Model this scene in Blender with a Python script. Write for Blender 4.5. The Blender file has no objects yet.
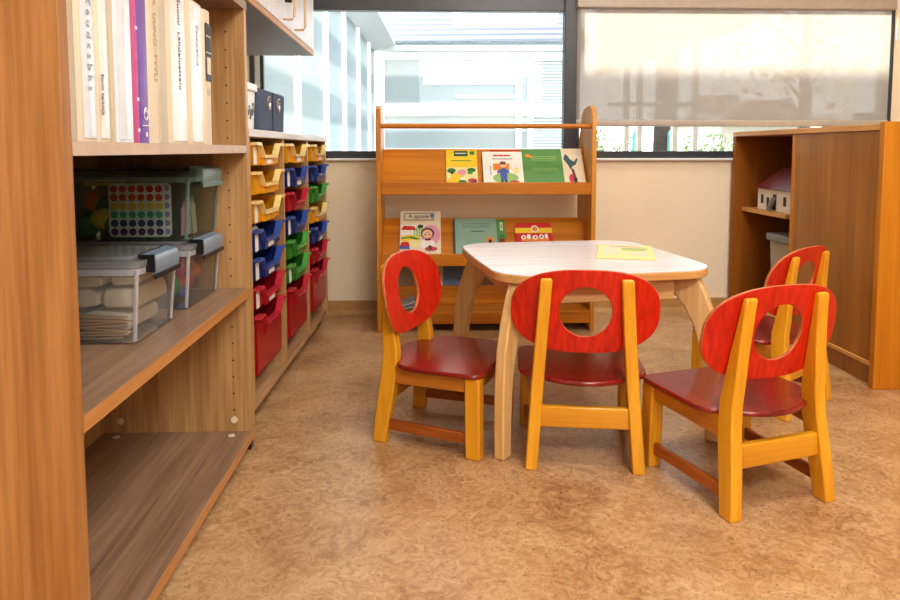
import bpy, bmesh, math, random
from math import sin, cos, pi, radians as R
from mathutils import Vector, Matrix
random.seed(7)
col = bpy.context.scene.collection

# ------------------------------------------------------------------ materials
def lin(c):
    return tuple((v/255/12.92 if v/255 <= .04045 else ((v/255+.055)/1.055)**2.4) for v in c)+(1,)
MATS = {}
def newmat(name):
    m = bpy.data.materials.new(name); m.use_nodes = True
    nt = m.node_tree; nt.nodes.clear()
    out = nt.nodes.new('ShaderNodeOutputMaterial')
    MATS[name] = m
    return m, nt, out
def N(nt, t, **kw):
    n = nt.nodes.new(t)
    for k, v in kw.items():
        if k.startswith('i_'):
            key = k[2:].replace('_', ' ')
            n.inputs[key].default_value = v
        else: setattr(n, k, v)
    return n
def ramp(nt, fac, stops):
    r = nt.nodes.new('ShaderNodeValToRGB')
    e = r.color_ramp.elements
    while len(e) < len(stops): e.new(.5)
    for q, (p, c) in zip(e, stops): q.position = p; q.color = c
    nt.links.new(fac, r.inputs[0]); return r.outputs[0]
def coords(nt, scale=(1,1,1), rot=(0,0,0)):
    tc = nt.nodes.new('ShaderNodeTexCoord'); mp = nt.nodes.new('ShaderNodeMapping')
    mp.inputs['Scale'].default_value = scale; mp.inputs['Rotation'].default_value = rot
    nt.links.new(tc.outputs['Object'], mp.inputs[0]); return mp.outputs[0]
def bump(nt, h, bsdf, strength, dist=.002):
    b = N(nt, 'ShaderNodeBump'); b.inputs['Strength'].default_value = strength; b.inputs['Distance'].default_value = dist
    nt.links.new(h, b.inputs['Height']); nt.links.new(b.outputs[0], bsdf.inputs['Normal'])
def plain(name, c, rough=.5, var=.06, scale=30, coat=0, metal=0, bumpy=0):
    m, nt, out = newmat(name); L = nt.links.new
    b = N(nt, 'ShaderNodeBsdfPrincipled'); b.inputs['Roughness'].default_value = rough
    b.inputs['Metallic'].default_value = metal; b.inputs['Coat Weight'].default_value = coat
    n = N(nt, 'ShaderNodeTexNoise'); n.inputs['Scale'].default_value = scale; n.inputs['Detail'].default_value = 3
    L(coords(nt), n.inputs['Vector'])
    c = lin(c); d = tuple(v*(1-var*2) for v in c[:3])+(1,)
    L(ramp(nt, n.outputs[0], [(.3, d), (.7, c)]), b.inputs['Base Color'])
    if bumpy: bump(nt, n.outputs[0], b, bumpy)
    L(b.outputs[0], out.inputs[0]); return m
def wood(name, c1, c2, axis='z', scale=1.0, rough=.4, coat=0.0, fine=.5, bmp=.15):
    """grain runs along axis (object space)"""
    m, nt, out = newmat(name); L = nt.links.new
    b = N(nt, 'ShaderNodeBsdfPrincipled'); b.inputs['Roughness'].default_value = rough
    b.inputs['Coat Weight'].default_value = coat; b.inputs['Coat Roughness'].default_value = .12
    s = [26*scale]*3; s['xyz'.index(axis)] = 1.6*scale
    v = coords(nt, s)
    n1 = N(nt, 'ShaderNodeTexNoise'); n1.inputs['Scale'].default_value = .7; n1.inputs['Detail'].default_value = 5; n1.inputs['Distortion'].default_value = .7
    L(v, n1.inputs['Vector'])
    s2 = [120*scale]*3; s2['xyz'.index(axis)] = 4*scale
    n2 = N(nt, 'ShaderNodeTexNoise'); n2.inputs['Scale'].default_value = 1; n2.inputs['Detail'].default_value = 3
    L(coords(nt, s2), n2.inputs['Vector'])
    mx = N(nt, 'ShaderNodeMix'); mx.inputs[0].default_value = fine
    L(n1.outputs[0], mx.inputs[2]); L(n2.outputs[0], mx.inputs[3])
    L(ramp(nt, mx.outputs[0], [(.34, lin(c1)), (.62, lin(c2))]), b.inputs['Base Color'])
    if bmp: bump(nt, n2.outputs[0], b, bmp, .001)
    L(b.outputs[0], out.inputs[0]); return m
def clear(name, tint, solid=.15, rough=.15, gloss=1.0, diff=(235,240,242)):
    """thin clear plastic / glass: see-through, a reflecting skin and a little haze"""
    m, nt, out = newmat(name); L = nt.links.new
    t = N(nt, 'ShaderNodeBsdfTransparent'); t.inputs[0].default_value = lin(tint)
    d = N(nt, 'ShaderNodeBsdfDiffuse'); n = N(nt, 'ShaderNodeTexNoise'); n.inputs['Scale'].default_value = 12
    L(coords(nt), n.inputs['Vector'])
    L(ramp(nt, n.outputs[0], [(.3, tuple(v*.9 for v in lin(diff)[:3])+(1,)), (.7, lin(diff))]), d.inputs[0])
    a = N(nt, 'ShaderNodeMixShader'); a.inputs[0].default_value = solid
    L(t.outputs[0], a.inputs[1]); L(d.outputs[0], a.inputs[2])
    g = N(nt, 'ShaderNodeBsdfGlossy'); g.inputs['Roughness'].default_value = rough
    f = N(nt, 'ShaderNodeFresnel'); f.inputs['IOR'].default_value = 1.45
    mu = N(nt, 'ShaderNodeMath', operation='MULTIPLY'); mu.inputs[1].default_value = gloss
    L(f.outputs[0], mu.inputs[0])
    s = N(nt, 'ShaderNodeMixShader'); L(mu.outputs[0], s.inputs[0]); L(a.outputs[0], s.inputs[1]); L(g.outputs[0], s.inputs[2])
    L(s.outputs[0], out.inputs[0]); return m

# wood families
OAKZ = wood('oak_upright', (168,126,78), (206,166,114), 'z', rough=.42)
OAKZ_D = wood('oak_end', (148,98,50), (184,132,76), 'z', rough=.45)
OAKY = wood('oak_board', (128,100,78), (170,140,114), 'y', rough=.33)
OAKE = wood('oak_edge', (178,124,70), (204,150,92), 'y', rough=.45)
OAKX = wood('oak_board_across', (160,120,84), (205,165,122), 'x', rough=.35)
BEECH = wood('beech_rack', (178,102,14), (206,134,30), 'x', rough=.38, fine=.35)
BEECHZ = wood('beech_rack_upright', (184,116,26), (216,150,50), 'z', rough=.38, fine=.35)
CABZ = wood('cabinet_wood', (184,112,6), (206,134,18), 'z', .8, rough=.42, fine=.3)
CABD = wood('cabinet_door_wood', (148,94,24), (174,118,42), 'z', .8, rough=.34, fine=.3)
CABX = wood('cabinet_top_wood', (206,150,82), (228,178,112), 'y', .8, rough=.4, fine=.3)
CABIN = wood('cabinet_inside_shaded', (84,42,8), (112,60,14), 'z', .8, rough=.5, fine=.3)  # darkened: the shade inside the cabinet is put into the colour
OCHRE = wood('ochre_wood', (208,142,16), (232,170,40), 'z', 1.0, rough=.36, coat=.2, fine=.3)
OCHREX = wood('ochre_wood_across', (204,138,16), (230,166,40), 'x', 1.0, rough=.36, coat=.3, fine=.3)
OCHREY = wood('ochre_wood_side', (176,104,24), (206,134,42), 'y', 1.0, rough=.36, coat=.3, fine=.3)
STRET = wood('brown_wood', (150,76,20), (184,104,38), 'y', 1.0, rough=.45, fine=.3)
REDB = wood('red_back_paint', (180,16,0), (218,46,0), 'z', .9, rough=.46, coat=.04, fine=.65)
REDS = wood('red_seat_paint', (104,12,10), (150,28,22), 'y', .6, rough=.24, coat=.4, fine=.5)
PLYE = wood('plywood_rim', (168,84,40), (206,134,84), 'x', 1, rough=.5)
BIRCH = wood('birch_leg', (214,172,110), (240,206,150), 'z', .8, rough=.4, fine=.35)
BIRCHX = wood('birch_apron', (220,178,116), (242,208,154), 'x', .8, rough=.4, fine=.35)
TABT = wood('white_table_laminate', (216,210,212), (236,232,236), 'x', .8, rough=.22, fine=.4, bmp=0)
TABE = wood('table_edge_wood', (206,154,92), (228,180,118), 'x', .8, rough=.4)
WHITELAM = wood('white_laminate', (214,210,216), (232,229,234), 'z', .7, rough=.35, bmp=0)
GREYLAM = plain('grey_laminate', (136,132,132), .5)
TOPLAM = wood('pale_top_laminate', (204,196,194), (226,218,216), 'x', .7, rough=.3, bmp=0)
STICKW = wood('craft_stick_wood', (206,164,112), (236,204,156), 'x', 1, rough=.6)
# plain families
WALLM = plain('wall_paint', (246,231,204), .75, .015, 6)
CEILM = plain('ceiling_paint', (240,238,232), .8, .02)
WHITE = plain('white_paint', (236,236,236), .4, .02)
PAPER = plain('paper_white', (238,236,230), .7, .03)
FRAMEM = plain('window_frame_grey', (66,68,72), .35, .05)
BLACKP = plain('black_plastic', (26,28,32), .35)
GREYCLIP = plain('grey_clip', (128,146,166), .3)
TEALCLIP = plain('teal_clip', (120,150,150), .35)
STEEL = plain('steel', (190,190,192), .25, metal=1)
TAN = plain('tan_handle', (214,180,132), .4)
PINHOLE = plain('pin_hole', (50,32,20), .8)
CREAM = plain('binder_cream', (228,214,190), .5, .03)
CREAM2 = plain('binder_cream_grey', (206,194,172), .5, .03)
BWHITE = plain('binder_pocket', (240,238,236), .22, .03, 25, bumpy=.6)
BLUEW = plain('binder_pocket_bluish', (226,232,240), .2, .04, 25, bumpy=.6)
PINK = plain('binder_pink', (206,96,150), .4)
PURPLE = plain('binder_purple', (128,92,176), .4)
GOLD = plain('gold_print', (190,160,96), .4)
INK = plain('ink', (104,104,116), .6)
INKL = plain('pale_ink', (176,178,186), .6)
DARKLAB = plain('dark_label', (44,44,48), .5)
FABRIC = plain('blue_grey_fabric', (88,102,128), .85, .1, 120, bumpy=.3)
COL = {}
for n, c, h in (('yellow', (236,166,14), (255,228,156)), ('blue', (30,50,130), (96,124,200)), ('red', (176,16,34), (226,80,96)), ('green', (52,140,44), (128,200,112))):
    COL[n] = (plain('tray_'+n, c, .3), plain('tray_rim_'+n, h if n == 'yellow' else tuple(int(a*.4+b*.6) for a, b in zip(c, h)), .25))  # rims are paler than the trays: edge highlights put into the colour
C = {}
def pc(name, c, rough=.5):
    if name not in C: C[name] = plain('print_'+name, c, rough, .03)
    return C[name]
for n, c in dict(yellow=(240,204,40), pale_yellow=(236,226,160), green=(90,146,70), dark_green=(30,90,60), red=(204,36,26), blue=(74,96,170), white=(240,236,226),
                 cream=(236,222,192), teal=(140,172,150), dark_teal=(60,90,96), pink=(226,160,180), skin=(240,200,166), brown=(110,60,30), black=(40,40,46),
                 orange=(232,140,40), navy=(50,70,120), slate=(104,136,176), purple=(96,40,100), orangered=(214,72,20), mint=(70,180,140), light_green=(150,190,110),
                 grey=(150,150,150), rose=(200,60,80), leaf=(60,130,60), dark_red=(140,20,24), lilac=(170,140,190)).items(): pc(n, c)
# clear things
GLASS = clear('window_glass', (250,252,252), .0, .02, .5)
BOXP = clear('clear_box_plastic', (250,252,253), .09, .12, .9)
BOXLID = clear('clear_lid_plastic', (246,247,248), .22, .2, .8)
BOXHI = clear('clear_box_highlight', (246,247,250), .42, .15, .9, (240,242,250))  # whitish colour stands in for highlights on the box edges
TEALHI = clear('teal_box_highlight', (220,236,234), .40, .15, .9, (150,184,184))  # pale teal colour stands in for highlights on the box edges
TEALP = clear('teal_box_plastic', (230,242,240), .05, .12, .8, (150,184,184))

# floor: mottled lino
def floor_mat():
    m, nt, out = newmat('lino'); L = nt.links.new
    b = N(nt, 'ShaderNodeBsdfPrincipled'); b.inputs['Specular IOR Level'].default_value = 1.0
    v = coords(nt)
    a = N(nt, 'ShaderNodeTexNoise'); a.inputs['Scale'].default_value = 5; a.inputs['Detail'].default_value = 6; a.inputs['Distortion'].default_value = 1.2
    d = N(nt, 'ShaderNodeTexNoise'); d.inputs['Scale'].default_value = 26; d.inputs['Detail'].default_value = 5; d.inputs['Distortion'].default_value = 2.5
    e = N(nt, 'ShaderNodeTexNoise'); e.inputs['Scale'].default_value = 70; e.inputs['Detail'].default_value = 3; e.inputs['Distortion'].default_value = 3
    for q in (a, d, e): L(v, q.inputs['Vector'])
    mx = N(nt, 'ShaderNodeMix'); mx.inputs[0].default_value = .55; L(a.outputs[0], mx.inputs[2]); L(d.outputs[0], mx.inputs[3])
    c1 = ramp(nt, mx.outputs[0], [(.32, lin((154,110,68))), (.48, lin((188,148,103))), (.66, lin((212,178,136)))])
    c2 = ramp(nt, e.outputs[0], [(.33, lin((128,80,42))), (.42, lin((255,255,255)))])
    mm = N(nt, 'ShaderNodeMix', data_type='RGBA', blend_type='MULTIPLY'); mm.inputs[0].default_value = .55
    L(c1, mm.inputs[6]); L(c2, mm.inputs[7]); L(mm.outputs[2], b.inputs['Base Color'])
    rr = N(nt, 'ShaderNodeMapRange'); rr.inputs['To Min'].default_value = .32; rr.inputs['To Max'].default_value = .44
    L(d.outputs[0], rr.inputs[0]); L(rr.outputs[0], b.inputs['Roughness'])
    bump(nt, e.outputs[0], b, .06, .002)
    L(b.outputs[0], out.inputs[0]); return m
LINO = floor_mat()
LINOSK = plain('lino_skirting', (196,152,92), .45, .12, 14)
def blind_mat():
    m, nt, out = newmat('blind_screen'); L = nt.links.new
    t = N(nt, 'ShaderNodeBsdfTransparent'); t.inputs[0].default_value = (1,1,1,1)
    d = N(nt, 'ShaderNodeBsdfDiffuse'); tr = N(nt, 'ShaderNodeBsdfTranslucent'); tr.inputs[0].default_value = lin((250,242,230))
    w = N(nt, 'ShaderNodeTexNoise'); w.inputs['Scale'].default_value = 3; L(coords(nt, (160,1,20)), w.inputs['Vector'])
    L(ramp(nt, w.outputs[0], [(.3, lin((148,141,136))), (.7, lin((164,157,151)))]), d.inputs[0])
    a = N(nt, 'ShaderNodeMixShader'); a.inputs[0].default_value = .075; L(d.outputs[0], a.inputs[1]); L(tr.outputs[0], a.inputs[2])
    s = N(nt, 'ShaderNodeMixShader'); s.inputs[0].default_value = .97; L(t.outputs[0], s.inputs[1]); L(a.outputs[0], s.inputs[2])
    L(s.outputs[0], out.inputs[0]); return m
BLIND = blind_mat()
def band_mat(name, c1, c2, scale, rough=.3, axis='z'):
    m, nt, out = newmat(name); L = nt.links.new
    b = N(nt, 'ShaderNodeBsdfPrincipled'); b.inputs['Roughness'].default_value = rough
    w = N(nt, 'ShaderNodeTexWave', bands_direction=axis.upper()); w.inputs['Scale'].default_value = scale; w.inputs['Distortion'].default_value = .15
    L(coords(nt), w.inputs['Vector'])
    L(ramp(nt, w.outputs[0], [(.35, lin(c1)), (.6, lin(c2))]), b.inputs['Base Color'])
    L(b.outputs[0], out.inputs[0]); return m
OPANE = band_mat('corridor_pane', (126,134,136), (164,168,168), .34, .3)
OPANE2 = band_mat('wing_pane', (92,104,108), (126,136,138), .5, .35)  # the bands are reflections put into the pane colour
OLOUV = band_mat('louvre_slats', (120,132,136), (190,196,198), 6, .4)
OROOF = band_mat('roof_sheet', (58,64,76), (92,98,106), .9, .95, 'y')
OROOF.node_tree.nodes['Principled BSDF'].inputs['Specular IOR Level'].default_value = .05
OWHITE = plain('outside_white_paint', (238,240,240), .4, .02)
OGREY = plain('outside_grey', (176,182,186), .6)
ODARK = plain('outside_dark_timber', (104,98,92), .7)
GRASS = plain('lawn', (110,120,70), .9, .3, 3)
PAVE = plain('paving', (170,168,162), .8, .1, 4)
BARK = plain('bark', (70,60,52), .9, .25, 20, bumpy=.6)
LEAFY = plain('autumn_leaf', (206,150,50), .7, .3, 8)
LEAFG = plain('shrub_leaf', (120,136,86), .7, .3, 8)
HOUSEW = plain('far_house_wall', (150,140,130), .8, .05)
HOUSER = plain('far_house_roof', (96,84,78), .8, .1)
BOLL = plain('bollard_paint', (90,150,140), .5)

# ------------------------------------------------------------------ mesh helpers
class MB:
    def __init__(s): s.bm = bmesh.new()
    def _new(s, fs, mi):
        for f in fs: f.material_index = mi
        return s
    def box(s, x0, x1, y0, y1, z0, z1, mi=0):
        v = [s.bm.verts.new((x, y, z)) for z in (z0, z1) for y in (y0, y1) for x in (x0, x1)]
        q = [(0,2,3,1), (4,5,7,6), (0,1,5,4), (2,6,7,3), (0,4,6,2), (1,3,7,5)]
        return s._new([s.bm.faces.new([v[i] for i in f]) for f in q], mi)
    def hexa(s, bot, top, mi=0):
        """4 bottom + 4 top points, same order (ccw from above)"""
        v = [s.bm.verts.new(p) for p in list(bot)+list(top)]
        q = [(3,2,1,0), (4,5,6,7)]+[(i, (i+1) % 4, 4+(i+1) % 4, 4+i) for i in range(4)]
        return s._new([s.bm.faces.new([v[i] for i in f]) for f in q], mi)
    def prism(s, pts, fn, a, b, mi=0, cap=None):
        """2-D outline pts (u,v) swept from a to b; fn(u,v,t)->xyz"""
        n = len(pts)
        A = [s.bm.verts.new(fn(u, v, a)) for u, v in pts]; B = [s.bm.verts.new(fn(u, v, b)) for u, v in pts]
        fs = [s.bm.faces.new((A[i], A[(i+1) % n], B[(i+1) % n], B[i])) for i in range(n)]
        s._new(fs, mi)
        s._new([s.bm.faces.new(A[::-1]), s.bm.faces.new(B)], mi if cap is None else cap)
        return s
    def poly(s, pts, mi=0):
        return s._new([s.bm.faces.new([s.bm.verts.new(p) for p in pts])], mi)
    def tube(s, path, r, n=10, mi=0, caps=True):
        path = [Vector(p) for p in path]; rs = r if isinstance(r, (list, tuple)) else [r]*len(path); rings = []
        up = Vector((0, 0, 1))
        for i, p in enumerate(path):
            d = (path[min(i+1, len(path)-1)]-path[max(i-1, 0)]).normalized()
            a = d.cross(up)
            if a.length < .05: a = d.cross(Vector((1, 0, 0)))
            a.normalize(); b = d.cross(a)
            rings.append([s.bm.verts.new(p+(a*cos(2*pi*k/n)+b*sin(2*pi*k/n))*rs[i]) for k in range(n)])
        fs = []
        for A, B in zip(rings, rings[1:]):
            fs += [s.bm.faces.new((A[k], A[(k+1) % n], B[(k+1) % n], B[k])) for k in range(n)]
        if caps: fs += [s.bm.faces.new(rings[0][::-1]), s.bm.faces.new(rings[-1])]
        return s._new(fs, mi)
    def blob(s, c, r, mi=0, sub=2, jitter=.12, sq=(1, 1, 1)):
        g = bmesh.ops.create_icosphere(s.bm, subdivisions=sub, radius=1)
        for v in g['verts']:
            k = r*(1+random.uniform(-jitter, jitter))
            v.co = Vector((v.co.x*k*sq[0], v.co.y*k*sq[1], v.co.z*k*sq[2]))+Vector(c)
        fs = {f for v in g['verts'] for f in v.link_faces}
        return s._new(fs, mi)
    def build(s, name, mats, parent=None, bevel=0, smooth=35, loc=None, rot=None, segs=2, recalc=True):
        if not isinstance(mats, (list, tuple)): mats = [mats]
        bm = s.bm
        if recalc: bmesh.ops.recalc_face_normals(bm, faces=bm.faces)
        for f in bm.faces: f.smooth = smooth > 0
        for e in bm.edges:
            if len(e.link_faces) == 2 and e.calc_face_angle(0) > R(smooth): e.smooth = False
        me = bpy.data.meshes.new(name); bm.to_mesh(me); bm.free()
        for m in mats: me.materials.append(m)
        o = bpy.data.objects.new(name, me); col.objects.link(o)
        if parent: o.parent = parent
        if loc: o.location = loc
        if rot: o.rotation_euler = rot
        if bevel:
            b = o.modifiers.new('edge', 'BEVEL'); b.width = bevel; b.segments = segs; b.limit_method = 'ANGLE'; b.angle_limit = R(40)
        return o
def tag(o, label, cat, group=None):
    o['label'] = label; o['category'] = cat
    if group: o['group'] = group
    return o
def thing(name, label, cat, loc=(0, 0, 0), rz=0, group=None):
    o = bpy.data.objects.new(name, None); col.objects.link(o); o.empty_display_size = .05
    o.location = loc; o.rotation_euler = (0, 0, rz)
    return tag(o, label, cat, group)
def struct(o): o['kind'] = 'structure'; return o
def copy_tree(o, parent=None):
    c = o.copy(); col.objects.link(c); c.parent = parent
    for ch in list(o.children): copy_tree(ch, c)
    return c
def rrect(x0, x1, y0, y1, r, n=6):
    """rounded rectangle outline; r one radius or 4 (x1y1, x0y1, x0y0, x1y0)"""
    r = r if isinstance(r, (list, tuple)) else [r]*4; p = []
    for (cx, cy, a), k in zip(((x1, y1, 0), (x0, y1, 90), (x0, y0, 180), (x1, y0, 270)), r):
        ox = cx-k*(1 if cx == x1 else -1); oy = cy-k*(1 if cy == y1 else -1)
        p += [(ox+k*cos(R(a+90*i/n)), oy+k*sin(R(a+90*i/n))) for i in range(n+1)] if k > 0 else [(cx, cy)]
    return p
def XY(u, v, t): return (u, v, t)
def XZ(u, v, t): return (u, t, v)
def YZ(u, v, t): return (t, u, v)
def text(s, size, mat, parent, name, loc, rot, sx=1.0):
    cu = bpy.data.curves.new(name, 'FONT'); cu.body = s; cu.size = size; cu.align_x = 'CENTER'; cu.align_y = 'CENTER'; cu.extrude = .0002; cu.resolution_u = 2
    t = bpy.data.objects.new(name, cu); col.objects.link(t)
    bpy.context.view_layer.update()
    me = bpy.data.meshes.new_from_object(t.evaluated_get(bpy.context.evaluated_depsgraph_get()))
    bpy.data.objects.remove(t); bpy.data.curves.remove(cu)
    me.materials.clear(); me.materials.append(mat)
    o = bpy.data.objects.new(name, me); col.objects.link(o); o.parent = parent; o.location = loc; o.rotation_euler = rot; o.scale = (sx, 1, 1)
    return o
YAW = R(2.0)
def E(X, Y): return (X*cos(YAW)+Y*sin(YAW), -X*sin(YAW)+Y*cos(YAW))

# ------------------------------------------------------------------ room shell
WY = 3.40; LX = -.915; RX = 3.4; BY = -2.2; H = 2.6
struct(MB().box(LX-.1, RX+.1, BY-.1, WY+.2, -.05, 0).build('floor', LINO))
struct(MB().box(LX-.1, RX+.1, BY-.1, WY+.2, H, H+.1).build('ceiling', CEILM))
struct(MB().box(LX-.1, LX, BY-.1, WY+.2, 0, H).build('wall_left', WALLM))
struct(MB().box(RX, RX+.1, BY-.1, WY+.2, 0, H).build('wall_right', WALLM))
struct(MB().box(LX, RX, BY-.1, BY, 0, H).build('wall_front', WALLM))
OX0, OX1, MX0, MX1, OZ0, OZ1 = -.87, 2.375, .70, .767, .79, 1.62
w = MB(); w.box(LX, RX, WY, WY+.12, 0, OZ0); w.box(LX, RX, WY, WY+.12, OZ1, H); w.box(LX, OX0, WY, WY+.12, OZ0, OZ1); w.box(OX1, RX, WY, WY+.12, OZ0, OZ1)
struct(w.build('wall_back', WALLM))
struct(MB().prism([(0, 0), (-.022, 0), (-.016, .012), (-.008, .022), (-.006, .066), (0, .068)], lambda u, v, t: (t, WY+u, v), LX, RX).build('baseboard_back', LINOSK))
struct(MB().box(OX0-.03, OX1+.03, WY-.03, WY+.02, .777, .7895).build('trim_1', WHITE, bevel=.003))
def window(name, x0, x1, z1):
    f = MB(); y0, y1 = WY+.005, WY+.035
    f.box(x0, x1, y0-.012, y1+.03, OZ0, .825); f.box(x0, x1, y0-.012, y1+.01, z1, OZ1)
    return f, y0, y1
f, y0, y1 = window('window_1', OX0, MX0, 1.517)
f.box(OX0, OX0+.022, y0-.012, y1, .825, 1.517); f.box(OX0+.048, OX0+.066, y0, y1, .825, 1.517)
f.box(MX0-.012, MX1, y0-.03, y1, OZ0, OZ1)
w1 = struct(f.build('window_1', FRAMEM, bevel=.003))
MB().box(OX0+.022, OX0+.048, y0+.004, y1, .825, 1.517).build('frame_strip', WHITE, w1)
MB().box(OX0+.06, MX0-.01, y0+.014, y0+.018, .82, 1.52).build('pane', GLASS, w1)
f, y0, y1 = window('window_2', MX1, OX1, 1.56)
f.box(OX1-.02, OX1, y0-.012, y1, .825, 1.56)
w2 = struct(f.build('window_2', FRAMEM, bevel=.003))
MB().box(MX1, OX1-.015, y0+.014, y0+.018, .82, 1.565).build('pane', GLASS, w2)

# roller blind over window 2
b = thing('roller_blind', 'half-lowered translucent roller blind over the second window', 'blind', (0, WY-.03, 0))
MB().poly([(.748, 0, .975), (2.338, 0, .975), (2.338, 0, 1.54), (.748, 0, 1.54)]).build('fabric', BLIND, b, smooth=0, recalc=False)
MB().prism([(-.03, 1.528), (.02, 1.528), (.02, 1.61), (-.012, 1.61), (-.03, 1.59)], lambda u, v, t: (t, u, v), .742, 2.345).build('cassette', plain('blind_cassette', (186,172,158), .4), b, bevel=.004)
MB().prism(rrect(-.008, .009, .948, .982, .006, 3), lambda u, v, t: (t, u, v), .748, 2.338).build('bottom_bar', plain('blind_hem', (196,186,174), .5), b)
ch = MB(); pth = [(2.358, -.016, 1.6), (2.358, -.016, 1.40)]+[(2.365-.007*cos(a), -.016, 1.385-.012*sin(a)) for a in [i*pi/8 for i in range(9)]]+[(2.372, -.016, 1.40), (2.372, -.016, 1.6)]
ch.tube(pth, .0022, 6); ch.build('pull_chain', WHITE, b)

# ------------------------------------------------------------------ oak shelf unit (left)
su = thing('open_shelf_unit', 'tall oak open shelf unit holding binders and clear boxes', 'shelf unit')
SX0, SX1 = -.905, -.485
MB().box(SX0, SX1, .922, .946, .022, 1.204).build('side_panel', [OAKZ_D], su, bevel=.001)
MB().box(SX0, SX1, 1.846, 1.869, .022, 1.204).build('side_panel', OAKZ, su, bevel=.001)
MB().box(SX0, SX1+.002, .922, 1.869, 1.204, 1.228).build('top_panel', OAKY, su, bevel=.001)
for z0, z1 in ((.822, .842), (.430, .454), (.026, .050)):
    MB().box(SX0+.012, SX1-.002, .946, 1.846, z0, z1).build('shelf', OAKY, su, bevel=.001)
    MB().box(SX1-.002, SX1, .946, 1.846, z0, z1).build('shelf_edge', plain('edge_lip', (206,184,164), .4) if z0 > .8 else OAKE, su)
MB().box(SX0, SX0+.012, .946, 1.846, .05, 1.204).build('back_panel', OAKZ, su)
for y in (.94, 1.85):
    for x in (-.50, -.875): MB().box(x-.012, x+.012, y-.012, y+.012, 0, .022).build('plinth_foot', BLACKP, su)
m = MB()
for i in range(23):
    z = .11+.047*i
    if any(a-.01 < z < c+.01 for a, c in ((.822, .842), (.430, .454))): continue
    for x in (-.535, -.86):
        m.prism([(x+.0024*cos(k*pi/4), z+.0024*sin(k*pi/4)) for k in range(8)], XZ, 1.8452, 1.8462)
m.build('pin_holes', PINHOLE, su)
for x in (-.535, -.845):
    MB().prism([(x+.009*cos(k*pi/8), .083+.009*sin(k*pi/8)) for k in range(16)], XZ, 1.842, 1.846).build('cap', pc('cream', 0), su)
    MB().prism([(x+.009*cos(k*pi/8), 1.815+.009*sin(k*pi/8)) for k in range(16)], XY, .05, .052).build('cap', pc('cream', 0), su)

# binders on the top shelf
def binder(y0, y1, zt, cov, lab, label, name='ring_binder', x=-.515, cat='binder'):
    w = y1-y0; hgt = zt-.842; d = .30
    o = thing(name, label, cat, (x, (y0+y1)/2, .8425), 0, 'binders on the top shelf')
    t = .004; h2 = w/2-.0008
    # u-shaped cover: spine at +x, slightly rounded
    out = [(-d, -h2), (-.006, -h2), (0, -h2*.8), (.002, 0), (0, h2*.8), (-.006, h2), (-d, h2), (-d, h2-t), (-.01, h2-t), (-.004, 0), (-.01, -h2+t), (-d, -h2+t)]
    MB().prism(out, XY, 0, hgt).build('cover', cov, o, bevel=.0008)
    MB().box(-d+.01, -.012, -h2+t+.001, h2-t-.001, .004, hgt-.014).build('pages', PAPER, o)
    if lab:
        MB().prism([(.0012, -h2*.72), (.0026, -h2*.4), (.0034, 0), (.0026, h2*.4), (.0012, h2*.72), (.0004, h2*.72), (.0004, -h2*.72)], XY, .006, hgt-.006).build('spine_pocket', lab, o)
    return o, w, hgt
ROTS = (R(90), R(90), R(90))   # text lying on a spine, facing +x, running upwards
def spine_text(o, s, size, z, mat, y=0, sx=1.0, down=True):
    return text(s, size, mat, o, 'handwriting', (.0042, y, z), Matrix(((0, 0, 1), (0, 1, 0), (-1, 0, 0))).to_euler() if down else Matrix(((0, 0, 1), (0, -1, 0), (1, 0, 0))).to_euler(), sx)
o, w_, h_ = binder(.95, 1.028, 1.16, CREAM2, None, 'cream binder hard against the near panel of the shelf unit')
o, w_, h_ = binder(1.03, 1.085, 1.17, CREAM, BLUEW, 'white-spined binder with a column of faded silver handwriting')
spine_text(o, 'X e u d c s b k s', .022, .15, INKL, sx=1.0)
o, w_, h_ = binder(1.087, 1.128, 1.16, CREAM, BWHITE, 'cream binder with small black handwriting low on its spine')
spine_text(o, 'Sinin taitoja', .014, .075, INK, -.012)
o, w_, h_ = binder(1.130, 1.147, 1.15, CREAM2, None, 'narrow plain cream binder next to a wide glossy white one')
o, w_, h_ = binder(1.149, 1.220, 1.16, BLUEW, BLUEW, 'wide glossy white binder without writing, beside the pink binder')
o, w_, h_ = binder(1.222, 1.240, 1.15, PINK, None, 'thin pink folder standing between binders')
for z in (.02, .075, .2): MB().box(.0018, .0028, -.004, .004, z, z+.006).build('spine_dot', WHITE, o)
o, w_, h_ = binder(1.242, 1.284, 1.155, PURPLE, None, 'purple folder with a white swirl mark at its foot')
m = MB(); m.tube([(.0018+.0006, .010*cos(a)*(1-a/16), .052+.014*sin(a)*(1-a/16)) for a in [i*.5 for i in range(18)]], .0014, 5)
m.box(.0018, .0028, -.017, .017, .031, .033); m.box(.0018, .0028, -.003, .004, .012, .02)
m.build('swirl_mark', WHITE, o)
o, w_, h_ = binder(1.286, 1.332, 1.155, CREAM, None, 'cream binder with vertical gold lettering')
text('LAILA  UUNO  TYYLI', .021, GOLD, o, 'lettering', (.0028, .004, .215), Matrix(((0, 0, 1), (0, 1, 0), (-1, 0, 0))).to_euler())
o, w_, h_ = binder(1.334, 1.378, 1.150, CREAM2, None, 'greyish cream binder without writing next to the gold-lettered one')
o, w_, h_ = binder(1.380, 1.494, 1.155, CREAM, BWHITE, 'wide white binder with handwriting running down its spine')
spine_text(o, 'Suomi  Lähdeluettelo', .022, .205, INK, .0)
o, w_, h_ = binder(1.496, 1.602, 1.158, CREAM, BWHITE, 'wide white binder with wrinkled pocket and faint pencil writing')
spine_text(o, 'Esiopetus', .024, .22, INKL)
o, w_, h_ = binder(1.604, 1.655, 1.156, CREAM, None, 'cream binder with a black label, last in the row')
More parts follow.
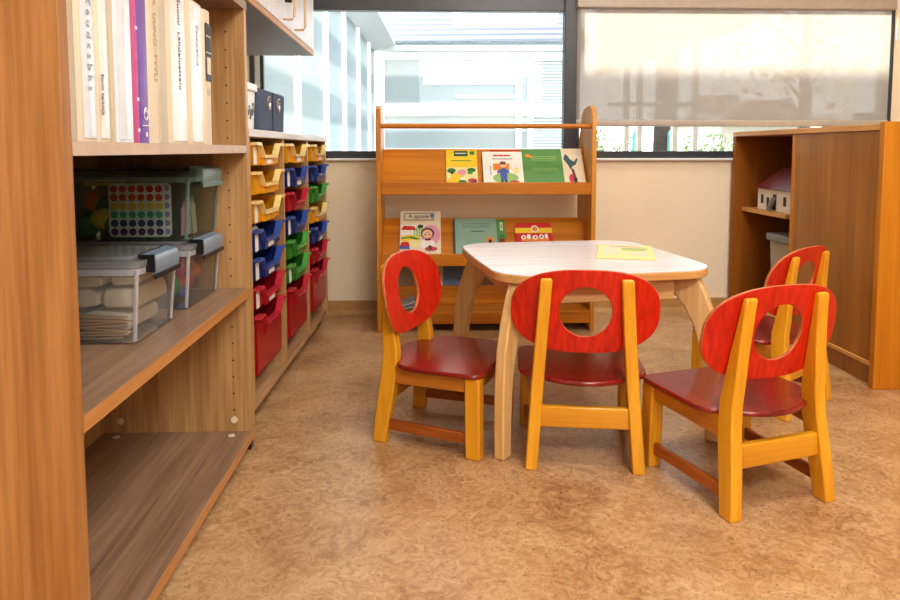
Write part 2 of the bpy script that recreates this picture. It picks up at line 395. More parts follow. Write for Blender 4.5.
m = MB(); m.box(.0022, .0032, -.018, .018, .15, .283, 0); m.box(.0032, .0036, -.013, .013, .165, .205, 1); m.box(.0032, .0036, -.018, .018, .214, .217, 1); m.box(.0032, .0036, -.018, .018, .252, .255, 1)
m.build('spine_label', [DARKLAB, CREAM], o)
m = MB(); m.prism([(.010*cos(k*pi/6), .125+.010*sin(k*pi/6)) for k in range(12)], lambda u, v, t: (t, u, v), .0018, .0028); m.build('finger_hole', CREAM2, o)

# clear boxes on the middle shelf
def clip_box(name, label, cx, cy, z, wx, wy, hgt, body, lid, clip, clipedge, rim, grp=None):
    o = thing(name, label, 'storage box', (cx, cy, z), 0, grp)
    t = .003; a, b_ = wx/2, wy/2; k = .93
    m = MB()
    r0 = rrect(-a*k, a*k, -b_*k, b_*k, .02, 4); r1 = rrect(-a, a, -b_, b_, .022, 4); n = len(r0)
    V0 = [m.bm.verts.new((x, y, .002)) for x, y in r0]; V1 = [m.bm.verts.new((x, y, hgt-.012)) for x, y in r1]
    for i in range(n): m.bm.faces.new((V0[i], V0[(i+1) % n], V1[(i+1) % n], V1[i]))
    m.bm.faces.new(V0[::-1])
    m.build('box_body', body, o, recalc=True)
    m = MB(); m.prism(rrect(-a-.004, a+.004, -b_-.004, b_+.004, .024, 4), XY, hgt-.016, hgt-.004, 0)
    m.prism(rrect(-a+.02, a-.02, -b_+.02, b_-.02, .02, 4), XY, hgt-.004, hgt+.003, 0)
    m.build('lid', lid, o, bevel=.0015)
    MB().prism(rrect(-a-.001, a+.001, -b_-.001, b_+.001, .023, 4), XY, hgt-.030, hgt-.017).build('rim_highlight', rim, o)  # pale strip added as a highlight around the top edge
    for qx, qy in ((1, -1), (1, 1)):
        m = MB(); m.tube([(qx*(a*k-.004), qy*(b_*k-.004), .004), (qx*(a-.004), qy*(b_-.004), hgt-.02)], .0045, 6); m.build('corner_highlight', rim, o)  # pale strips added as highlights down the corners
    for sgn in (1,):
        m = MB()
        prof = [(a-.010, hgt+.006), (a+.014, hgt+.002), (a+.020, hgt-.010), (a+.017, hgt-.036), (a+.012, hgt-.036), (a+.012, hgt-.012), (a-.010, hgt-.002)]
        m.prism([(sgn*u, v) for u, v in prof], XZ, -b_*.62, b_*.62, 0)
        m.box(*sorted((sgn*(a+.0205), sgn*(a+.0165))), -b_*.66, b_*.66, hgt-.044, hgt-.033, 1); m.box(*sorted((sgn*(a-.014), sgn*(a-.008))), -b_*.66, b_*.66, hgt-.001, hgt+.007, 1); m.box(*sorted((sgn*(a-.012), sgn*(a+.019))), -b_*.66, -b_*.62, hgt-.030, hgt+.005, 1)
        m.build('clip_handle', [clip, clipedge], o, bevel=.0015)
    return o
A = clip_box('clip_box', 'clear plastic clip box with black-edged handle at front of middle shelf', -.715, 1.402, .4545, .324, .205, .165, BOXP, BOXLID, GREYCLIP, BLACKP, BOXHI)
B = clip_box('clip_box', 'clear clip box full of bright toys under the teal box', -.715, 1.702, .4545, .324, .240, .157, BOXP, BOXLID, GREYCLIP, BLACKP, BOXHI)
Cb = clip_box('clip_box', 'teal-tinted clip box with dot sticker sheets, stacked on another box', -.715, 1.710, .616, .324, .232, .168, TEALP, TEALP, TEALCLIP, TEALCLIP, TEALHI)
# contents of A: white cloth bags and craft sticks
for i, (x, y, z, a, b_, c, t) in enumerate(((-.745, 1.412, .4590, .044, .066, .052, 3), (-.643, 1.420, .4590, .050, .066, .050, -2), (-.700, 1.412, .5145, .046, .070, .042, 2), (-.606, 1.412, .5125, .036, .066, .046, -3), (-.760, 1.408, .5580, .042, .070, .026, 2), (-.672, 1.408, .5580, .036, .070, .026, -2), (-.604, 1.410, .5600, .026, .066, .024, 3))):
    m = MB(); n_ = 12
    prof = [(a*math.copysign(abs(cos(q))**.6, cos(q))*(1+.05*sin(3*q+i)), c/2+c/2*math.copysign(abs(sin(q))**.45, sin(q))*(1-.16*abs(cos(2*q+i)))) for q in [2*pi*k/24 for k in range(24)]]
    m.prism(prof, XZ, -b_, b_)
    tag(m.build('cloth_bundle', plain('bundle_cloth_%d' % i, (250-3*i, 242-4*i, 226-6*i), .8, .05, 40, bumpy=.5), loc=(x, y, z), rot=(0, 0, R(t)), bevel=.006), 'off-white folded cloth bundle packed inside the clear clip box', 'cloth bundle', 'cloth bundles in the clear box')
for i in range(8):
    m = MB(); m.prism(rrect(-.055, .055, -.006, .006, .006, 3), XY, 0, .0028)
    tag(m.build('craft_stick', STICKW, loc=(-.648+.006*(i % 3), 1.326+.003*(i % 2), .4605+.0060*i), rot=(0, R(-3+2*(i % 4)), R(-6+5*(i % 3)))), 'flat wooden craft stick lying in the clear box', 'craft stick', 'craft sticks in the clear box')
# contents of B: bright toys
for x, y, z, r, c, sq in ((-.60, 1.62, .50, .026, 'green', (1, 1, 1.2)), (-.60, 1.665, .545, .030, 'rose', (1, 1, .9)), (-.605, 1.71, .495, .030, 'orangered', (1, 1.1, .9)), (-.612, 1.735, .542, .022, 'green', (1, 1, 1.3)), (-.605, 1.78, .51, .026, 'orange', (1, 1, 1)), (-.68, 1.66, .50, .034, 'rose', (1, 1, 1)), (-.69, 1.74, .52, .036, 'red', (1, 1, 1)), (-.77, 1.68, .50, .034, 'yellow', (1, 1, 1)), (-.60, 1.69, .474, .016, 'blue', (1, 1, 1))):
    m = MB(); m.blob((0, 0, 0), r, 0, 2, .0, sq); m.tube([(0, 0, r*sq[2]*.6), (0, 0, r*sq[2]*1.15)], [r*.5, r*.3], 8)
    tag(m.build('toy_figure', pc(c, 0), loc=(x-.016, y, z+.004)), 'small bright plastic toy inside the clear box below the teal one', 'toy', 'bright toys in the clear box')
# contents of C: sticker sheets, cut-outs, yellow-green toys
def sticker_sheet(x, y, z, w, h, nx, ny, cols, label, rz=0):
    o = thing('sticker_sheet', label, 'sticker sheet', (x, y, z), rz)
    MB().prism(rrect(-w/2, w/2, 0, h, .012, 5), XZ, -.0005, .0005).build('sheet', pc('white', 0), o)
    m = MB()
    for i in range(nx):
        for j in range(ny):
            px = -w/2+w*(i+.62)/(nx+.24); pz = h*(ny-j-.38)/(ny+.24); rr = w/nx*.40
            m.poly([(px+rr*cos(k*pi/8), -.0011, pz+rr*sin(k*pi/8)) for k in range(16)][::-1], j)
    m.build('sticker_dots', [pc(c, 0) for c in cols], o, recalc=False)
    return o
sticker_sheet(-.690, 1.628, .6225, .132, .128, 6, 6, ['red', 'orangered', 'yellow', 'mint', 'navy', 'purple'], 'dot sticker sheet in six rainbow rows pressed against the box side')
sticker_sheet(-.656, 1.634, .622, .09, .130, 5, 6, ['lilac']*6, 'sheet of pale violet dots half hidden behind the rainbow dots')
for i, (y, r, h_, c) in enumerate(((1.655, .012, .085, 'pink'), (1.685, .012, .105, 'cream'), (1.715, .013, .095, 'cream'))):
    m = MB()
    pts = [(-.014, 0), (.014, 0), (.014, h_*.5), (.018, h_*.75), (.010, h_*.72), (.007, h_), (.002, h_*.74), (-.004, h_*.98), (-.007, h_*.7), (-.016, h_*.8), (-.013, h_*.5)]
    m.prism(pts, YZ, -.001, .001)
    tag(m.build('paper_cutout', pc(c, 0), loc=(-.592+.004*i, y, .6225), rot=(R(-6+8*i), 0, 0)), 'hand-shaped pale paper cut-out leaning inside the teal box', 'cut-out', 'paper cut-outs in the teal box')
for i in range(6):
    m = MB(); m.blob((0, 0, 0), .028, 0, 2, .05)
    tag(m.build('toy_ball', pc(('leaf', 'yellow', 'green', 'orange', 'leaf', 'brown')[i], 0), loc=(-.818+.032*(i % 3), 1.66+.03*(i // 3), .65+.045*(i // 3)+.012*(i % 2))), 'green or yellow soft ball at the dark end of the teal box', 'toy', 'soft balls in the teal box')
m = MB(); m.prism(rrect(-.045, .045, -.012, .012, .01, 4), XY, 0, .012)
tag(m.build('yellow_toy_bar', pc('yellow', 0), loc=(-.78, 1.66, .745), rot=(0, 0, R(8))), 'yellow plastic bar high up inside the teal box', 'toy')

# ------------------------------------------------------------------ white wall cupboard
cu = thing('wall_cupboard', 'white wall cupboard with tan bow handles, above the shelf unit', 'cupboard')
MB().box(-.912, -.505, .70, 2.975, 1.254, 1.95).build('carcass', WHITELAM, cu, bevel=.001)
MB().box(-.912, -.490, .70, 2.975, 1.236, 1.254).build('bottom_panel', [GREYLAM], cu)
MB().box(-.490, -.485, .70, 2.975, 1.236, 1.254).build('bottom_edge', OAKE, cu)
for k, (y0, y1) in enumerate(((.70, 1.45), (1.453, 2.44), (2.443, 2.975))):
    d = MB().box(-.505, -.484, y0, y1, 1.256, 1.95).build('door', WHITELAM, cu, bevel=.0015)
    if k:
        yh = 2.345 if k == 1 else 2.550
        MB().tube([(-.486, yh, 1.272), (-.452, yh, 1.272), (-.446, yh, 1.280), (-.446, yh, 1.55), (-.452, yh, 1.558), (-.486, yh, 1.558)], .0042, 8).build('bow_handle', TAN, d)
        if k == 1:
            m = MB(); m.tube([(-.485, 2.385, 1.345), (-.462, 2.385, 1.345)], [.008, .010], 12); m.build('lock_knob', BLACKP, d)

# ------------------------------------------------------------------ tray unit
TU_L, TU_D = 1.235, .385
RZ = R(90-1.8)
tu = thing('tray_unit', 'oak tray unit on castors with three columns of coloured trays', 'tray unit', (-.510, 1.957, 0), RZ)
T = .021; OP = (TU_L-4*T)/3
for k in (0, 3): MB().box(k*(OP+T), k*(OP+T)+T, 0, TU_D, .058, .868).build('side_panel', OAKZ, tu, bevel=.001)
for k in (1, 2): MB().box(k*(OP+T), k*(OP+T)+T, .0, TU_D-.01, .079, .868).build('divider', OAKZ, tu, bevel=.001)
MB().box(T, TU_L-T, -.0, TU_D, .058, .079).build('base_board', OAKX, tu, bevel=.001)
MB().box(-.004, TU_L+.004, -.006, TU_D, .868, .891).build('top_board', TOPLAM, tu, bevel=.002)
MB().box(T, TU_L-T, TU_D-.008, TU_D, .079, .868).build('back_panel', OAKX, tu)
for x in (.06, TU_L-.05):
    for y in (.05, TU_D-.05):
        m = MB(); m.tube([(x-.014, y, .026), (x+.014, y, .026)], .026, 14); m.box(x-.018, x+.018, y-.012, y+.02, .046, .058)
        m.build('castor', BLACKP, tu, bevel=.001)
rows = [.853-.087*i for i in range(7)]
for k in range(3):
    m = MB(); xa = T+k*(OP+T)
    for zt in rows:
        m.box(xa, xa+.012, .01, TU_D-.012, zt-.018, zt-.013); m.box(xa+OP-.012, xa+OP, .01, TU_D-.012, zt-.018, zt-.013)
    m.build('runner_rack', OAKX, tu)
def tray_meshes(color, deep):
    """one tray: origin front top centre, opening up, front at -y"""
    base, rim = COL[color]; hh = .185 if deep else .070; W = OP/2-.028; Wt = W-.012; D = .34
    parts = {}
    m = MB()
    fw = [(-Wt*.93, -hh), (Wt*.93, -hh), (Wt, -.006), (.112, -.006), (.074, -.044), (-.074, -.044), (-.112, -.006), (-Wt, -.006)]
    m.prism(fw, XZ, 0, .003)
    m.hexa([(-Wt*.93, 0, -hh), (Wt*.93, 0, -hh), (Wt*.93, D, -hh), (-Wt*.93, D, -hh)], [(-Wt*.93, 0, -hh+.003), (Wt*.93, 0, -hh+.003), (Wt*.93, D, -hh+.003), (-Wt*.93, D, -hh+.003)])
    for s in (-1, 1):
        m.hexa([(s*Wt*.93-.0015, 0, -hh), (s*Wt*.93+.0015, 0, -hh), (s*Wt*.93+.0015, D, -hh), (s*Wt*.93-.0015, D, -hh)], [(s*Wt-.0015, 0, -.006), (s*Wt+.0015, 0, -.006), (s*Wt+.0015, D, -.006), (s*Wt-.0015, D, -.006)])
        m.box(*sorted((s*Wt, s*(W+.022))), .004, D, -.012, -.006)
    m.box(-Wt, Wt, D-.003, D, -hh, -.006)
    me = m.build('tmp', base); parts['tray'] = me.data; bpy.data.objects.remove(me)
    m = MB()
    top = [(-W, 0), (-.116, 0), (-.078, -.038), (.078, -.038), (.116, 0), (W, 0)]
    bot = [(W, -.009), (.111, -.009), (.075, -.047), (-.075, -.047), (-.111, -.009), (-W, -.009)]
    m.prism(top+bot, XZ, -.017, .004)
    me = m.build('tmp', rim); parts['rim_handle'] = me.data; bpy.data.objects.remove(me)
    m = MB(); m.box(-.07, .07, -.008, -.0, -.070 if not deep else -.076, -.046)
    me = m.build('tmp', base); parts['label_holder'] = me.data; bpy.data.objects.remove(me)
    m = MB(); m.box(-.032, .032, -.0095, -.008, -.066, -.049)
    me = m.build('tmp', PAPER); parts['label_card'] = me.data; bpy.data.objects.remove(me)
    m = MB(); m.box(-.150, -.118, -.0012, -.0, -.066, -.014)
    me = m.build('tmp', PAPER); parts['name_tag'] = me.data; bpy.data.objects.remove(me)
    return parts
cache = {}
cols = [['yellow', 'yellow', 'yellow', 'blue', 'blue', 'red', 'red'], ['yellow', 'blue', 'red', 'blue', 'green', 'green', 'red'], ['yellow', 'blue', 'green', 'yellow', 'blue', 'red', 'red']]
ordw = ['topmost', 'second from top', 'third from top', 'fourth from top', 'fifth from top', 'sixth from top', 'deep one at the bottom']
colw = ['near column', 'middle column', 'far column']
rm = Matrix.Translation((-.510, 1.957, 0)) @ Matrix.Rotation(RZ, 4, 'Z')
for k in range(3):
    for i in range(7):
        c = cols[k][i]; deep = i == 6
        if (c, deep) not in cache: cache[(c, deep)] = tray_meshes(c, deep)
        p = cache[(c, deep)]
        o = bpy.data.objects.new('storage_tray', p['tray']); col.objects.link(o)
        o.location = rm @ Vector((T+OP/2+k*(OP+T), .004-.004*((i*3+k) % 3), rows[i])); o.rotation_euler = (0, 0, RZ)
        tag(o, '%s tray, %s in the %s of the tray unit' % (c, ordw[i], colw[k]), 'tray', 'trays in the tray unit')
        for nm in ('rim_handle', 'label_holder', 'label_card', 'name_tag'):
            if nm == 'label_card' and (k, i) not in ((0, 0), (1, 0), (2, 0), (0, 3), (0, 4), (0, 5), (1, 1), (2, 4)): continue
            if nm == 'name_tag' and (k, i) not in ((0, 0), (0, 2), (0, 3), (0, 4), (0, 5), (1, 1), (1, 3), (1, 5)): continue
            q = bpy.data.objects.new(nm, p[nm]); col.objects.link(q); q.parent = o
# rolled paper lying in the first blue tray
m = MB(); m.tube([(0, 0, 0), (0, .16, 0)], .022, 14)
tag(m.build('paper_roll', PAPER, loc=rm @ Vector((T+.13, .03, rows[3]-.018)), rot=(0, 0, RZ-R(20))), 'white paper roll lying in the upper blue tray of near column', 'paper roll')
# boxes on the tray unit
wb = thing('lidded_box', 'white lidded box printed with dark scribble beside the fabric box', 'box', rm @ Vector((.062, .13, .8915)), RZ)
m = MB(); m.hexa([(-.052, -.115, 0), (.052, -.115, 0), (.052, .10, 0), (-.052, .10, 0)], [(-.056, -.12, .115), (.056, -.12, .115), (.056, .105, .115), (-.056, .105, .115)]); m.build('box_body', WHITE, wb, bevel=.003)
MB().box(-.060, .060, -.126, .110, .112, .135).build('lid', WHITE, wb, bevel=.003)
m = MB()
for i in range(4): m.tube([(-.035+.02*i, -.1185, .03+.012*(i % 2)), (-.027+.02*i, -.1195, .055), (-.03+.02*i, -.1205, .078-.01*(i % 3))], .003, 5)
m.build('printed_scribble', plain('scribble', (110,112,120), .6), wb)
fb = thing('fabric_box', 'blue-grey fabric box with two metal eyelets on the tray unit', 'box', rm @ Vector((.290, .12, .8915)), RZ)
m = MB(); fh = .128
m.hexa([(-.158, -.115, 0), (.158, -.115, 0), (.158, .115, 0), (-.158, .115, 0)], [(-.164, -.118, fh), (.164, -.118, fh), (.164, .118, fh), (-.164, .118, fh)])
m.build('box_body', FABRIC, fb, bevel=.006)
for x, y, ax in ((-.05, -.1175, 0), (.07, -.1175, 0)):
    m = MB(); m.tube([(x+.015*cos(a), y-.001, .088+.02*sin(a)) for a in [i*pi/8 for i in range(17)]], .0042, 8); m.build('eyelet', STEEL, fb)
    m = MB(); m.prism([(x+.011*cos(k*pi/6), .088+.015*sin(k*pi/6)) for k in range(12)], XZ, -.1185, -.115); m.build('eyelet_hole', BLACKP, fb)
MB().box(-.0012, .0012, -.1195, -.117, .004, fh-.002).build('seam', plain('seam', (48,58,80), .9), fb)

# ------------------------------------------------------------------ book display rack
rk = thing('book_display_rack', 'beech book display rack with sloping shelves under the window', 'book rack')
prof = [(3.03, .0), (3.315, 0), (3.315, .75), (3.29, .90), (3.235, 1.0), (3.20, 1.022), (3.13, 1.034), (3.085, 1.032), (3.05, 1.012), (3.034, .975), (3.03, .93)]
for x0, x1 in ((-.226, -.204), (.747, .769)):
    MB().prism(prof, YZ, x0, x1).build('side_panel', BEECHZ, rk, bevel=.003)
X0, X1 = -.204, .747
MB().tube([(X0, 3.062, .938), (X1, 3.062, .938)], .0115, 14).build('top_rail', BEECH, rk)
def level(zl, zlt, zb, yb, z0):
    MB().box(X0, X1, 3.032, 3.052, zl, zlt).build('front_lip', BEECH, rk, bevel=.003)
    MB().box(X0, X1, 3.052, 3.10, z0-.018, z0).build('ledge', BEECH, rk)
    d = Vector((0, yb-3.085, zb-z0)); n = Vector((0, d.z, -d.y)).normalized()*.014
    p = [(3.085, z0), (yb, zb), (yb+n.y, zb+n.z), (3.085+n.y, z0+n.z)]
    MB().prism(p, YZ, X0, X1).build('sloping_board', BEECH, rk, bevel=.002)
level(.628, .684, .836, 3.222, .650)
level(.303, .359, .506, 3.222, .325)
MB().box(X0, X1, 3.034, 3.31, .066, .094).build('bottom_shelf', BEECH, rk)
MB().box(X0, X1, 3.032, 3.050, .036, .092).build('front_lip', BEECH, rk, bevel=.003)
MB().box(X0, X1, 3.185, 3.203, .094, .182).build('divider_board', BEECH, rk, bevel=.002)
MB().box(.018, .036, 3.06, 3.185, .094, .172).build('upright_divider', plain('divider_wood', (140,72,26), .5), rk, bevel=.002)
MB().box(.50, .518, 3.06, 3.185, .094, .172).build('upright_divider', MATS['divider_wood'], rk, bevel=.002)

SL = math.atan2(3.222-3.085, .836-.650)
def book(name, label, x0, x1, level, h, thick, cover, off=0, cat='book', group=None, tilt=0):
    """leans on a sloping board; returns the thing; local x across, z up the slope, front at y=0 facing -y"""
    z0 = (.650, .325)[level]
    n = Vector((0, -cos(SL), sin(SL)))
    base = Vector(((x0+x1)/2, 3.085, z0+.0))+n*(off+thick+.001)+Vector((0, sin(SL), cos(SL)))*.004
    o = thing(name, label, cat, base, 0, group); o.rotation_euler = (-SL, R(tilt), 0)
    w = (x1-x0)/2
    m = MB(); m.box(-w, w, 0, .0012, 0, h); m.box(-w, w, thick-.0012, thick, 0, h); m.box(-w, -w+.002, 0, thick, 0, h); m.build('cover', cover, o, bevel=.0004)
    MB().box(-w+.002, w-.002, .0013, thick-.0013, .002, h-.002).build('pages', PAPER, o)
    o['_w'] = w
    return o
def art(o, name, items, y=-.0006):
    """flat printed shapes on a cover: (material, [(x,z)...]) ; later ones lie a hair above"""
    m = MB(); mats = []
    for i, (c, pts) in enumerate(items):
        mt = pc(c, 0)
        if mt not in mats: mats.append(mt)
        a = sum(pts[k][0]*pts[(k+1) % len(pts)][1]-pts[(k+1) % len(pts)][0]*pts[k][1] for k in range(len(pts)))
        if a < 0: pts = pts[::-1]
        m.poly([(px, y-.00012*i, pz) for px, pz in pts], mats.index(mt))
    return m.build(name, mats, o, recalc=False, smooth=0)
def rc(x0, x1, z0, z1): return [(x0, z0), (x1, z0), (x1, z1), (x0, z1)]
def el(x, z, a, b, n=14): return [(x+a*cos(2*pi*k/n), z+b*sin(2*pi*k/n)) for k in range(n)]
# -- upper level
o = book('picture_book', 'yellow picture book with a dark green label, alone on the upper rack shelf', .091, .238, 0, .215, .006, pc('yellow', 0))
art(o, 'cover_print', [('pale_yellow', rc(-.072, .072, .004, .115)), ('dark_green', rc(-.034, .030, .178, .208)), ('white', rc(-.028, .024, .192, .197)), ('leaf', rc(.040, .062, .186, .206)),
    ('leaf', rc(-.05, .045, .150, .154)), ('leaf', el(-.048, .095, .020, .014)), ('yellow', el(-.02, .055, .032, .03)), ('leaf', el(.045, .098, .02, .012)), ('pink', el(.0, .085, .02, .016)),
    ('rose', el(.048, .04, .022, .012)), ('purple', el(.055, .03, .014, .01)), ('leaf', el(.002, .03, .02, .012)), ('white', el(.003, .05, .012, .009)), ('yellow', el(-.055, .03, .018, .02)), ('black', el(-.045, .082, .006, .008)), ('green', el(.038, .082, .012, .008))])
o = book('picture_book', 'white picture book with a child in blue under a red title', .262, .449, 0, .195, .007, pc('white', 0), .012)
art(o, 'cover_print', [('red', rc(-.042, .038, .168, .177)), ('white', rc(-.02, -.018, .168, .177)), ('white', rc(.006, .008, .168, .177)), ('grey', rc(-.048, .05, .150, .155)),
    ('orange', rc(-.045, .03, .088, .125)), ('light_green', el(.01, .045, .06, .03)), ('pale_yellow', el(.06, .085, .014, .02)), ('blue', [(-.012, .03), (.016, .03), (.02, .085), (.012, .1), (-.006, .1), (-.016, .085)]),
    ('blue', [(-.014, .095), (-.03, .078), (-.026, .068), (-.01, .08)]), ('blue', [(.016, .095), (.03, .08), (.026, .07), (.012, .08)]), ('black', rc(-.012, -.002, .016, .032)), ('black', rc(.006, .016, .016, .032)),
    ('skin', el(.002, .117, .015, .014)), ('brown', [(-.014, .120), (.016, .120), (.012, .135), (-.006, .138), (-.014, .130)]), ('red', el(.05, .018, .025, .012)), ('grey', rc(-.06, -.056, .06, .11))])
o = book('picture_book', 'thin red book mostly hidden behind the white picture book', .30, .455, 0, .213, .008, pc('red', 0), .001)
art(o, 'cover_print', [('white', rc(.03, .05, .198, .203))])
o = book('picture_book', 'green book showing its back cover with pale text blocks', .445, .637, 0, .212, .006, pc('green', 0), .012)
art(o, 'cover_print', [('light_green', rc(-.05, .07, .165, .168)), ('light_green', rc(-.045, .07, .155, .158)), ('light_green', rc(-.05, .07, .145, .148)), ('dark_green', rc(-.02, .04, .128, .130)), ('light_green', rc(-.04, .075, .098, .101)), ('light_green', rc(-.05, .07, .088, .091)),
    ('dark_green', rc(-.02, .05, .070, .072)), ('orange', el(-.065, .172, .012, .01)), ('orange', el(-.05, .166, .008, .008)), ('white', rc(-.075, -.045, .010, .018))])
o = book('picture_book', 'cream book with a dark bird drawing, tucked behind the green book', .575, .738, 0, .222, .006, pc('cream', 0), .001)
art(o, 'cover_print', [('dark_teal', [(.0, .19), (.012, .18), (.02, .16), (.04, .145), (.052, .165), (.058, .16), (.045, .128), (.03, .12), (.018, .10), (.008, .13), (-.01, .16)]), ('brown', [(.02, .11), (.034, .10), (.04, .06), (.034, .02), (.024, .02), (.026, .06)]), ('rose', el(.018, .05, .012, .025)), ('dark_red', el(.012, .016, .02, .01)), ('black', el(.036, .04, .008, .02))])
# -- middle level
o = book('picture_book', 'picture book with a titled frame, red-roofed house and a small figure', -.126, .067, 1, .252, .012, pc('cream', 0))
art(o, 'cover_print', [('pink', el(.05, .12, .045, .055)), ('black', rc(-.078, .064, .200, .238)), ('cream', rc(-.075, .061, .203, .235)), ('slate', el(.056, .226, .010, .014)),
    ('white', rc(-.09, -.02, .115, .175)), ('light_green', rc(-.03, .02, .11, .155)), ('white', rc(-.024, -.02, .115, .15)), ('white', rc(-.012, -.008, .115, .15)), ('white', rc(0, .004, .115, .15)),
    ('yellow', el(-.045, .10, .046, .02)), ('leaf', [(-.088, .105), (-.04, .112), (.0, .098), (-.02, .094), (-.05, .104), (-.09, .098)]), ('white', rc(-.088, -.055, .12, .15)), ('red', [(-.09, .148), (-.078, .170), (-.03, .166), (-.018, .146), (-.06, .146)]), ('dark_green', el(.0, .165, .014, .01)),
    ('pale_yellow', el(-.02, .075, .05, .02)), ('red', [(-.095, .06), (-.085, .082), (-.055, .082), (-.048, .06)]), ('blue', rc(-.095, -.05, .045, .06)), ('brown', el(.034, .128, .032, .030)), ('skin', el(.033, .124, .024, .024)), ('rose', el(.024, .120, .005, .004)), ('rose', el(.042, .120, .005, .004)), ('black', el(.028, .130, .002, .002)), ('black', el(.038, .130, .002, .002)),
    ('white', el(.034, .07, .035, .03)), ('dark_red', el(.036, .094, .016, .006)), ('rose', el(.05, .045, .03, .012)), ('brown', el(.045, .05, .01, .014))])
text('A spitale', .028, pc('black', 0), o, 'title_lettering', (-.008, -.0045, .219), (R(90), 0, 0), 1.0)
o = book('picture_book', 'grey-green book with a dark spine showing its back cover', .128, .331, 1, .205, .010, pc('dark_teal', 0), .009)
art(o, 'cover_print', [('teal', rc(-.095, .101, .001, .204)), ('dark_teal', rc(-.06, .07, .175, .177)), ('dark_teal', rc(-.06, .075, .165, .167)), ('dark_teal', rc(-.06, .07, .155, .157)), ('dark_teal', rc(-.02, .04, .132, .137)), ('orange', rc(.05, .085, .075, .1)), ('black', rc(.06, .075, .07, .09))])
o = book('picture_book', 'bright green book peeking out behind the grey-green one', .20, .372, 1, .205, .007, pc('green', 0), .001)
art(o, 'cover_print', [('white', rc(.062, .075, .145, .190)), ('green', rc(.066, .071, .152, .183)), ('leaf', el(.07, .11, .015, .012)), ('dark_red', rc(.055, .08, .08, .1))])
# red tin-like book with rounded corners
w_ = .088
o = thing('rounded_book', 'red round-cornered picture book with a yellow band and pale letters', 'book', Vector((.506, 3.085, .325))+Vector((0, -cos(SL), sin(SL)))*.013+Vector((0, sin(SL), cos(SL)))*.004); o.rotation_euler = (-SL, 0, 0)
MB().prism(rrect(-w_, w_, 0, .185, .022, 5), XZ, 0, .011).build('cover', pc('red', 0), o, bevel=.002)
art(o, 'cover_print', [('yellow', rc(-w_, w_, .128, .156)), ('white', el(.006, .150, .019, .019)), ('orange', el(.006, .150, .013, .013)), ('orange', rc(-.06, .07, .085, .10)), ('white', el(-.05, .105, .012, .012)), ('white', el(-.025, .108, .01, .014)), ('white', el(.005, .104, .014, .012)), ('white', el(.035, .108, .012, .013)), ('white', el(.058, .110, .008, .014)), ('red', el(-.05, .105, .005, .005)), ('red', el(.005, .104, .006, .005)), ('red', el(.035, .108, .005, .006))], -.0006)
# -- bottom bin
o = thing('picture_book', 'blue book with large pale letters standing in the bottom bin', 'book', (.165, 3.214, .0965)); o.rotation_euler = (R(-8), 0, 0)
MB().box(-.085, .085, 0, .010, 0, .19).build('cover', pc('slate', 0), o, bevel=.001)
text('bbi', .062, pc('lilac', 0), o, 'cover_lettering', (.005, -.0015, .125), Matrix(((0, -1, 0), (0, 0, -1), (1, 0, 0))).to_euler(), 1.0)
o = thing('picture_book', 'pale book standing beside the blue book in the bottom bin', 'book', (.045, 3.214, .0965)); o.rotation_euler = (R(-8), 0, 0)
MB().box(-.033, .033, 0, .008, 0, .192).build('cover', pc('cream', 0), o, bevel=.001)
art(o, 'cover_print', [('light_green', rc(-.02, .02, .05, .15))])
for i in range(4):
    m = MB(); pts = []
    n = 10; w2_ = .075
    top = [(-w2_+2*w2_*k/n, .003+.020*((k/n)**2)*(1+.6*i)+.004*i) for k in range(n+1)]
    m.prism(top+[(u, v-.003) for u, v in top[::-1]], lambda u, v, t: (u, t, v), -.05, .05)
    tag(m.build('magazine', [PAPER, pc('grey', 0)][i % 2], loc=(-.095+.006*i, 3.12, .0945+.0035*i), rot=(0, 0, R(-12+7*i))), 'curled pale magazine lying in the bottom bin of the rack', 'magazine', 'magazines in the bottom bin')

# ------------------------------------------------------------------ sliding-door cabinet (right)
cb = thing('sliding_door_cabinet', 'orange-brown cabinet with one sliding door, left half open', 'cabinet')
CX0, CX1, CY0, CY1 = 1.55, 1.985, 2.235, 3.375
MB().box(CX0-.004, CX1, CY0, CY0+.026, 0, .926).build('end_panel', CABZ, cb, bevel=.0015)
CABZF = wood('cabinet_far_shaded', (136,78,8), (160,96,14), 'z', .8, rough=.45, fine=.3)  # darker copy of the cabinet wood, with shade put into the colour
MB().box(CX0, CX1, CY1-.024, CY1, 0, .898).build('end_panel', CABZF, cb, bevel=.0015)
MB().box(CX0, CX1, CY0+.026, CY1, .898, .920).build('top_board', CABX, cb, bevel=.0015)
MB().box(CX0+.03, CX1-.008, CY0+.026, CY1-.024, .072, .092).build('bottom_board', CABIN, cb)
MB().box(CX0+.022, CX0+.04, CY0+.026, CY1-.024, 0, .072).build('plinth', CABD, cb)
MB().box(CX0+.002, CX0+.03, CY0+.026, CY1-.024, .072, .088).build('door_track', CABX, cb, bevel=.003)
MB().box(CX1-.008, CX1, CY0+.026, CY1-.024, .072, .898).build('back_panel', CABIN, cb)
MB().box(CX0+.045, CX1-.008, CY0+.7, CY1-.024, .524, .544).build('inner_shelf', CABX, cb, bevel=.001)
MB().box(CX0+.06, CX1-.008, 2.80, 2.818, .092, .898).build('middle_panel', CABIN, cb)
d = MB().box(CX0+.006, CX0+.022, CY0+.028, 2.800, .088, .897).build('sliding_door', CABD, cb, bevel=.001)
MB().box(CX0+.004, CX0+.024, 2.800, 2.826, .088, .897).build('edge_strip', CABZ, d, bevel=.003)
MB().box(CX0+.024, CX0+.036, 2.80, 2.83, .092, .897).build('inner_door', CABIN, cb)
m = MB()
